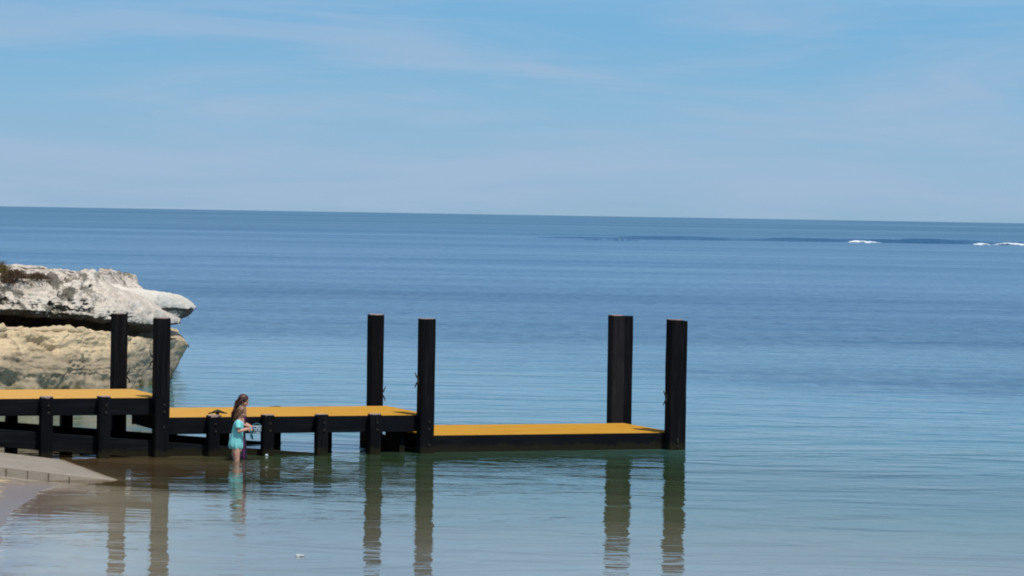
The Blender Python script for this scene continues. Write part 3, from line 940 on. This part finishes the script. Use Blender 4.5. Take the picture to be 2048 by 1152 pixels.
tuft(-4, 545, 65.2, 0.42, 0.44, 620, M['olive'], 'tallest olive grass clump on the rock, cut by the left edge', 'grass_clump', 1)
tuft(30, 551, 64.6, 0.52, 0.26, 700, M['rust'], 'wide rusty brown plant clump hanging over the rock edge', 'coastal_plant', 2)
tuft(14, 561, 64.35, 0.26, 0.22, 260, M['rust'], 'small rusty brown plant below the olive clump', 'coastal_plant', 3)
tuft(76, 552, 64.9, 0.42, 0.19, 460, M['rust'], 'low dark brown plant clump nearest the middle of the rock', 'coastal_plant', 4)

# ------------------------------------------------------------------ children
M['skin'] = simple('skin', (0.50, 0.27, 0.19), (0.56, 0.32, 0.23), 12, 0.5, 0.1, 0.002)
M['mint'] = simple('mint_cloth', (0.17, 0.56, 0.56), (0.22, 0.64, 0.63), 10, 0.85, 0.4, 0.006)
M['hair_l'] = simple('light_brown_hair', (0.16, 0.085, 0.045), (0.28, 0.16, 0.09), 30, 0.45, 0.4, 0.004)
M['hair_d'] = simple('dark_brown_hair', (0.035, 0.017, 0.016), (0.12, 0.05, 0.036), 26, 0.4, 0.4, 0.004)
M['navy'] = simple('navy_cloth', (0.010, 0.009, 0.024), (0.018, 0.012, 0.036), 10, 0.7, 0.4, 0.006)
M['magenta'] = simple('magenta_cloth', (0.11, 0.008, 0.09), (0.16, 0.012, 0.13), 10, 0.7, 0.4, 0.006)
M['eye'] = simple('eye', (0.02, 0.015, 0.012), (0.03, 0.02, 0.015), 10, 0.2)
M['lip'] = simple('lip', (0.42, 0.14, 0.12), (0.46, 0.17, 0.14), 10, 0.5)

def add_head(bm, c, hh, yaw=0.0, tilt=0.0):
    """head of height hh centred at c, facing +x before the turn"""
    rot = Matrix.Rotation(yaw, 4, 'Z') @ Matrix.Rotation(tilt, 4, 'Y')
    def q(x, y, z_): return Vector(c) + (rot @ Vector((x, y, z_)) * hh)
    add_ball(bm, q(-.03, 0, .10), hh * 0.40, (1.02, .86, 1.0), 20, 14, rot)
    add_ball(bm, q(.06, 0, -.14), hh * 0.30, (.92, .84, 1.0), 18, 12, rot)
    add_ball(bm, q(.17, 0, -.36), hh * 0.12, (1, 1.15, .9), 12, 8, rot)
    add_ball(bm, q(.16, .13, -.12), hh * .16, (1, 1, 1), 12, 8, rot); add_ball(bm, q(.16, -.13, -.12), hh * .16, (1, 1, 1), 12, 8, rot)
    add_tube(bm, [q(.33, 0, .04), q(.385, 0, -.06), q(.425, 0, -.12), q(.33, 0, -.16)], [hh * .03, hh * .038, hh * .05, hh * .04], 10)
    add_ball(bm, q(.345, 0, -.235), hh * .07, (.6, 1.1, .35), 10, 8, rot)
    for s in (-1, 1):
        add_ball(bm, q(-.02, s * .36, -.04), hh * .085, (.7, .35, 1.15), 10, 8, rot)
    return q, rot
def add_hand(bm, wrist, fwd, up, size, curl=0.8, side=1):
    """palm, four fingers of different length with bent knuckles, thumb from the side of the palm"""
    f = Vector(fwd).normalized(); u = Vector(up); u = (u - f * u.dot(f)).normalized(); s = f.cross(u) * side
    # u: back of the hand, s: towards the thumb
    w0 = Vector(wrist)
    pl = size * 0.5
    add_tube(bm, [w0 - f * 0.01, w0 + f * pl * .5, w0 + f * pl], [size * .13, size * .19, size * .17], 10)
    for off in (-.15, 0.0, .15):
        add_tube(bm, [w0 + f * pl * .35 + s * off * size, w0 + f * pl + s * off * size * 1.2], [size * .1, size * .095], 8)
    for i, (off, ln) in enumerate(((.22, .40), (.08, .46), (-.07, .43), (-.21, .33))):
        p = w0 + f * pl + s * off * size
        ln *= size
        d = f.copy(); pts = [p - f * 0.008, p]
        for seg_, (fr, an) in enumerate(((.45, curl * .5), (.32, curl), (.23, curl * .8))):
            d = (Matrix.Rotation(-an, 3, s.cross(f).cross(f).normalized() if False else s) @ d) if side > 0 else (Matrix.Rotation(an, 3, s) @ d)
            if d.dot(u) > 0.2: d = d - u * 2 * d.dot(u) * 1.0; d.normalize()
            p = p + d * ln * fr; pts.append(p)
        add_tube(bm, pts, [size * .062, size * .062, size * .058, size * .052, size * .042], 8)
        add_ball(bm, pts[-1], size * .042, u=8, v=6)
    p = w0 + f * pl * .3 + s * size * .18
    add_tube(bm, [p, p + (s * .16 + f * .12 - u * .04) * size, p + (s * .2 + f * .30 - u * .12) * size], [size * .085, size * .07, size * .05], 8)

def strands(bm, roots, n, path, r0, seed, spread=0.012):
    rnd = random.Random(seed)
    for i in range(n):
        t0 = rnd.random()
        base = roots(t0, rnd)
        pts = path(base, t0, rnd)
        m = len(pts)
        add_tube(bm, pts, [r0 * (1 - 0.75 * (k / (m - 1)) ** 2) for k in range(m)], 5)

GF = ground(471, 922)
GZ = -0.275
def front_girl():
    root = empty('person', (GF.x, GF.y, GZ), 0)
    bm = bmesh.new()
    # legs: hip, knee, ankle, toe
    for s, kx in ((-1, 0.012), (1, -0.02)):
        add_capsules(bm, [(0.0, s * .052, .52), (kx, s * .056, .40), (kx + .008, s * .055, .28), (kx - .012, s * .053, .19), (kx - .006, s * .052, .055)], [.066, .058, .041, .041, .027], 14)
        add_capsules(bm, [(kx - .02, s * .052, .035), (kx + .04, s * .055, .028), (kx + .095, s * .060, .02)], [.028, .026, .018], 10)
    # trunk
    add_capsules(bm, [(.0, 0, .53), (.005, 0, .62), (.012, 0, .72), (.025, 0, .82), (.035, 0, .88)], [.088, .085, .080, .084, .068], 18)
    add_capsules(bm, [(.035, -.085, .895), (.035, .085, .895)], [.040, .040], 12)
    add_capsules(bm, [(.037, 0, .90), (.052, 0, .965), (.065, 0, 1.0)], [.040, .034, .036], 12)
    q, rot = add_head(bm, (.085, 0, 1.045), .185, R(-12), R(16))
    # near arm (her right), bent; far arm follows
    for s in (-1, 1):
        sh = Vector((.035, s * .105, .885)); el = Vector((.045, s * .145, .755)); wr = Vector((.185, s * .085, .785))
        add_capsules(bm, [sh, sh.lerp(el, .5), el, el.lerp(wr, .35), wr], [.036, .031, .027, .026, .019], 12)
        add_hand(bm, wr, (1, -s * .25 if s > 0 else .25, 0.05), (0, s * 1.0, .35), .105, .75, side=-s)
    obj('body', voxel(bm, .0052, 2), M['skin'], root, True)
    # dress: loose, gathered at the hem, with short sleeves
    bm = bmesh.new()
    prof = [(.915, .050, .075, .036), (.895, .066, .118, .035), (.86, .082, .122, .033), (.80, .090, .112, .027), (.72, .094, .110, .016), (.64, .103, .118, .004), (.57, .114, .128, -.006), (.52, .116, .130, -.008), (.485, .108, .122, -.004), (.462, .092, .108, .002), (.475, .088, .102, .002)]
    ng = 72
    rings = []
    for i, (z_, rx, ry, cx) in enumerate(prof):
        g = max(0, (.86 - z_) / .4)
        ring = []
        for k in range(ng):
            a = 2 * math.pi * k / ng
            fold = 1 + g * (0.045 * math.sin(a * 9 + z_ * 5) + 0.03 * math.sin(a * 14 + 2 - z_ * 9))
            ring.append(bm.verts.new((cx + math.cos(a) * rx * fold, math.sin(a) * ry * fold, z_ + 0.006 * math.sin(a * 5) * g)))
        rings.append(ring)
    for a, b in zip(rings[:-1], rings[1:]):
        for k in range(ng): bm.faces.new((a[k], a[(k + 1) % ng], b[(k + 1) % ng], b[k]))
    for s in (-1, 1):
        add_tube(bm, [(.034, s * .075, .905), (.036, s * .115, .885), (.040, s * .138, .835), (.042, s * .146, .805)], [.040, .049, .047, .050], 16, caps=False)
    d = obj('dress', bm, M['mint'], root, True)
    md = d.modifiers.new('s', 'SOLIDIFY'); md.thickness = 0.004
    d.modifiers.new('b', 'SUBSURF').levels = 1
    # hair: cap over the skull, then locks gathered to the nape
    bm = bmesh.new()
    hc = Vector((.085, 0, 1.045)); hh = .185
    def Q(x, y, z_): return hc + (rot @ Vector((x, y, z_)) * hh)
    add_ball(bm, Q(-.075, 0, .15), hh * .425, (1.0, .94, 1.0), 20, 14, rot)
    def path(b, t0, rnd):
        a = rnd.uniform(-1, 1)
        st = Q(.20 - .2 * t0, a * .30, .42 - .08 * abs(a))
        m1 = Q(-.25, a * .42, .28); m2 = Q(-.44, a * .30, -.05); m3 = Q(-.44 + rnd.uniform(-.1, .06), a * .24, -.45); e = Q(-.42 + rnd.uniform(-.16, .1), a * .2, -.8 + rnd.uniform(-.15, .2))
        return [st, m1, m2, m3, e]
    strands(bm, lambda t, r: None, 120, path, .0075, 5)
    def path2(b, t0, rnd):
        sd = 1 if rnd.random() < .5 else -1
        st = Q(.16 - .25 * t0, sd * .24, .42)
        return [st, Q(.10 - .2 * t0, sd * .40, .22), Q(-.06 - .2 * t0, sd * .425, -.02), Q(-.18 - .15 * t0, sd * .38, -.32), Q(-.26 - .1 * rnd.random(), sd * .3, -.62)]
    strands(bm, lambda t, r: None, 70, path2, .007, 9)
    obj('hair', bm, M['hair_l'], root, True)
    for s in (-1, 1):
        bm = bmesh.new(); add_ball(bm, Q(.335, s * .135, .02), hh * .036, (.6, 1.2, .75), 10, 8, rot)
        obj('eye', bm, M['eye'], root, True)
    bm = bmesh.new(); add_ball(bm, Q(.365, 0, -.235), hh * .05, (.55, 1.5, .32), 10, 6, rot); obj('mouth', bm, M['lip'], root, True)
    tag(root, 'small child in a mint green dress standing in the shallow water, holding a pail', 'person', 'children wading by the jetty')
    return root
front_girl()

def rear_girl():
    base = ground(474, 922) + Vector((-0.03, 0.44, 0.0))
    root = empty('person', (base.x, base.y, GZ - .02), 0)
    bm = bmesh.new()
    for s, kx in ((-1, 0.03), (1, 0.0)):
        add_capsules(bm, [(0.0, s * .06, .63), (kx, s * .062, .48), (kx + .008, s * .06, .345), (kx - .012, s * .058, .23), (kx - .006, s * .056, .06)], [.072, .062, .045, .044, .029], 14)
        add_capsules(bm, [(kx - .02, s * .056, .038), (kx + .04, s * .06, .03), (kx + .105, s * .066, .02)], [.030, .028, .019], 10)
    add_capsules(bm, [(.0, 0, .64), (.008, 0, .74), (.02, 0, .84), (.035, 0, .95), (.045, 0, 1.01)], [.09, .084, .082, .088, .072], 18)
    add_capsules(bm, [(.045, -.10, 1.03), (.045, .10, 1.03)], [.042, .042], 12)
    add_capsules(bm, [(.045, 0, 1.03), (.06, 0, 1.10), (.07, 0, 1.14)], [.043, .038, .04], 12)
    HC = Vector((.075, 0, 1.215)); hh = .205
    q, rot = add_head(bm, HC, hh, R(-8), R(12))
    for s in (-1, 1):
        sh = Vector((.045, s * .125, 1.015)); el = Vector((.085, s * .155, .85)); wr = Vector((.205, s * .075, .805))
        if s > 0: wr = Vector((.20, .10, .80))
        add_capsules(bm, [sh, sh.lerp(el, .5), el, el.lerp(wr, .35), wr], [.038, .033, .028, .027, .02], 12)
        add_hand(bm, wr, (1, -s * .2, -.15), (0, s * 1.0, .35), .115, .6, side=-s)
    obj('body', voxel(bm, .0055, 2), M['skin'], root, True)
    # dark sleeveless dress to below the waterline with a magenta side panel
    def dress(k0, k1, mat, name, grow):
        bm = bmesh.new()
        prof = [(1.045, .052, .085, .045), (1.03, .07, .112, .043), (.98, .09, .118, .04), (.90, .094, .110, .03), (.80, .090, .104, .018), (.72, .098, .112, .010), (.60, .108, .122, .010), (.46, .112, .126, .014), (.34, .112, .128, .018), (.26, .108, .126, .02)]
        ng = 64
        rings = []
        for (z_, rx, ry, cx) in prof:
            g = max(0, (.86 - z_) / .5)
            ring = []
            for k in range(k0, k1 + 1):
                a = 2 * math.pi * k / ng
                fold = 1 + grow + g * (0.06 * math.sin(a * 8 + z_ * 4) + 0.03 * math.sin(a * 13 + 1))
                ring.append(bm.verts.new((cx + math.cos(a) * rx * fold, math.sin(a) * ry * fold, z_)))
            rings.append(ring)
        for a, b in zip(rings[:-1], rings[1:]):
            for k in range(len(a) - 1): bm.faces.new((a[k], a[k + 1], b[k + 1], b[k]))
        if k1 - k0 == ng: bmesh.ops.remove_doubles(bm, verts=bm.verts, dist=1e-5)
        d = obj(name, bm, mat, root, True)
        md = d.modifiers.new('s', 'SOLIDIFY'); md.thickness = 0.004
        return d
    dress(0, 64, M['navy'], 'dress', 0)
    dress(55, 58, M['magenta'], 'side_panel', .03)
    bm = bmesh.new()
    def Q(x, y, z_): return HC + (rot @ Vector((x, y, z_)) * hh)
    add_ball(bm, Q(-.075, 0, .16), hh * .43, (1.0, .95, 1.0), 20, 14, rot)
    def path(b, t0, rnd):
        a = rnd.uniform(-1, 1)
        st = Q(.22 - .25 * t0, a * .32, .46 - .08 * abs(a))
        m1 = Q(-.28, a * .44, .30)
        m2 = Q(-.50 - .1 * rnd.random(), a * .38, -.12)
        m3 = HC + Vector((-.125 - .035 * rnd.random(), a * .07, -.135 + rnd.uniform(-.02, .02)))
        e = HC + Vector((-.155 - .045 * rnd.random(), a * .06 + rnd.uniform(-.02, .02), -.25 + rnd.uniform(-.05, .07)))
        return [st, m1, m2, m3, e]
    strands(bm, None or (lambda t, r: None), 210, path, .008, 15)
    def path2(b, t0, rnd):
        sd = 1 if rnd.random() < .5 else -1
        st = Q(.20 - .25 * t0, sd * .24, .44)
        return [st, Q(.14 - .25 * t0, sd * .42, .22), Q(-.06 - .22 * t0, sd * .44, -.05), Q(-.30 - .15 * t0, sd * .38, -.40), Q(-.52 - .15 * rnd.random(), sd * .3, -.85 - .25 * rnd.random())]
    strands(bm, lambda t, r: None, 110, path2, .0075, 19)
    obj('hair', bm, M['hair_d'], root, True)
    for s in (-1, 1):
        bm = bmesh.new(); add_ball(bm, Q(.335, s * .135, .02), hh * .036, (.6, 1.2, .75), 10, 8, rot)
        obj('eye', bm, M['eye'], root, True)
    bm = bmesh.new(); add_ball(bm, Q(.365, 0, -.235), hh * .05, (.55, 1.5, .32), 10, 6, rot); obj('mouth', bm, M['lip'], root, True)
    tag(root, 'taller child with long dark hair in a navy and magenta dress, behind the smaller child', 'person', 'children wading by the jetty')
rear_girl()

# the pail and the scoop the small child holds
def clear_mat():
    m, n, out = mat_new('frosted_plastic')
    p = principled(n, out, (0.26, 0.36, 0.41), 0.2, 0, 0.6)
    p.inputs['Alpha'].default_value = 0.82
    return m
M['plastic'] = clear_mat()
M['white_trim'] = simple('white_plastic', (0.42, 0.50, 0.54), (0.36, 0.44, 0.48), 10, 0.4)
M['dots'] = simple('grey_blue_print', (0.09, 0.14, 0.18), (0.14, 0.2, 0.24), 10, 0.5)
M['teal'] = simple('teal_plastic', (0.08, 0.30, 0.38), (0.10, 0.34, 0.42), 10, 0.4)
def pail():
    root = empty('pail', (GF.x + .325, GF.y + .0, GZ + .725), 0)
    bm = bmesh.new()
    n = 32
    prof = [(0.0, .001), (.0, .056), (.004, .060), (.105, .074), (.105, .070), (.008, .055), (.008, .001)]
    rings = [[bm.verts.new((math.cos(2 * math.pi * k / n) * r, math.sin(2 * math.pi * k / n) * r, z_)) for k in range(n)] for z_, r in prof]
    for a, b in zip(rings[:-1], rings[1:]):
        for k in range(n): bm.faces.new((a[k], a[(k + 1) % n], b[(k + 1) % n], b[k]))
    obj('bucket_wall', bm, M['plastic'], root, True)
    bm = bmesh.new()
    for z_, r in ((.106, .0745), (.006, .0595)):
        pts = [(math.cos(2 * math.pi * k / 24) * r, math.sin(2 * math.pi * k / 24) * r, z_) for k in range(25)]
        add_tube(bm, pts, .0055, 6)
    obj('rim', bm, M['white_trim'], root, True)
    bm = bmesh.new()
    for k in range(9):
        a = 2 * math.pi * k / 9 + .2
        zz = .035 + .03 * (k % 2)
        r = .060 + .014 * zz / .105 + .001
        add_ball(bm, Vector((math.cos(a) * r, math.sin(a) * r, zz)), .012, (1, 1, 1), 10, 6)
    obj('spots', bm, M['dots'], root, True)
    bm = bmesh.new()
    pts = [(-.07 * math.cos(t), -.02 - .0 * t, .10 + .052 * math.sin(t) ) for t in np.linspace(0, math.pi, 15)]
    add_tube(bm, pts, .0035, 6)
    obj('handle', bm, M['teal'], root, True)
    tag(root, 'small pale clear toy pail with a hooped handle held by the smaller child', 'pail')
pail()
def scoop():
    root = empty('toy_spade', (GF.x + .235, GF.y - .09, GZ + .775), 0)
    bm = bmesh.new()
    add_tube(bm, [(-.004, 0, .05), (0, 0, 0), (.012, 0, -.075)], [.008, .008, .009], 8)
    obj('grip', bm, M['teal'], root, True)
    bm = bmesh.new()
    # dished blade
    n = 10
    rows = []
    for i in range(n + 1):
        t = i / n
        w_ = .032 * math.sin(math.pi * min(.92, .22 + t * .75)) ** .6
        rows.append([bm.verts.new((.012 + .035 * t + (.010 * (1 - (2 * j / 6 - 1) ** 2)), (2 * j / 6 - 1) * w_, -.07 - .085 * t)) for j in range(7)])
    for a, b in zip(rows[:-1], rows[1:]):
        for j in range(6): bm.faces.new((a[j], a[j + 1], b[j + 1], b[j]))
    o = obj('blade', bm, M['teal'], root, True)
    o.rotation_euler = (0, 0, R(55))
    md = o.modifiers.new('s', 'SOLIDIFY'); md.thickness = .003
    tag(root, 'small teal toy spade hanging from the hand of the child in mint', 'toy spade')
scoop()

# small floating bits
M['float_white'] = simple('white_foam_plastic', (0.46, 0.49, 0.49), (0.36, 0.40, 0.42), 20, 0.6, 0.4, 0.004)
def float_ball():
    p = J(-2.79, -0.15, 0.012)
    bm = bmesh.new()
    add_ball(bm, Vector((0, 0, 0)), .027, (1, .95, .92), 18, 12)
    add_tube(bm, [(0, 0, .022), (0.004, 0, .034)], [.008, .006], 8)
    o = obj('fishing_float', bm, M['float_white'], None, True)
    o.location = p
    o.rotation_euler = (0, R(35), 0)
    tag(o, 'tiny white float at the waterline against a short jetty post', 'float')
float_ball()
def scrap():
    p = ground(599, 1114)
    bm = bmesh.new()
    rnd = random.Random(4)
    for i in range(9):
        add_ball(bm, Vector((rnd.uniform(-.035, .035), rnd.uniform(-.03, .03), rnd.uniform(0, .014))), rnd.uniform(.014, .024), (1.2, 1, .7), 10, 8)
    o = obj('foam_scrap', voxel(bm, .004, 1), M['float_white'], None, True)
    o.location = p
    tag(o, 'small white scrap floating on the open water near the bottom edge', 'debris')
scrap()
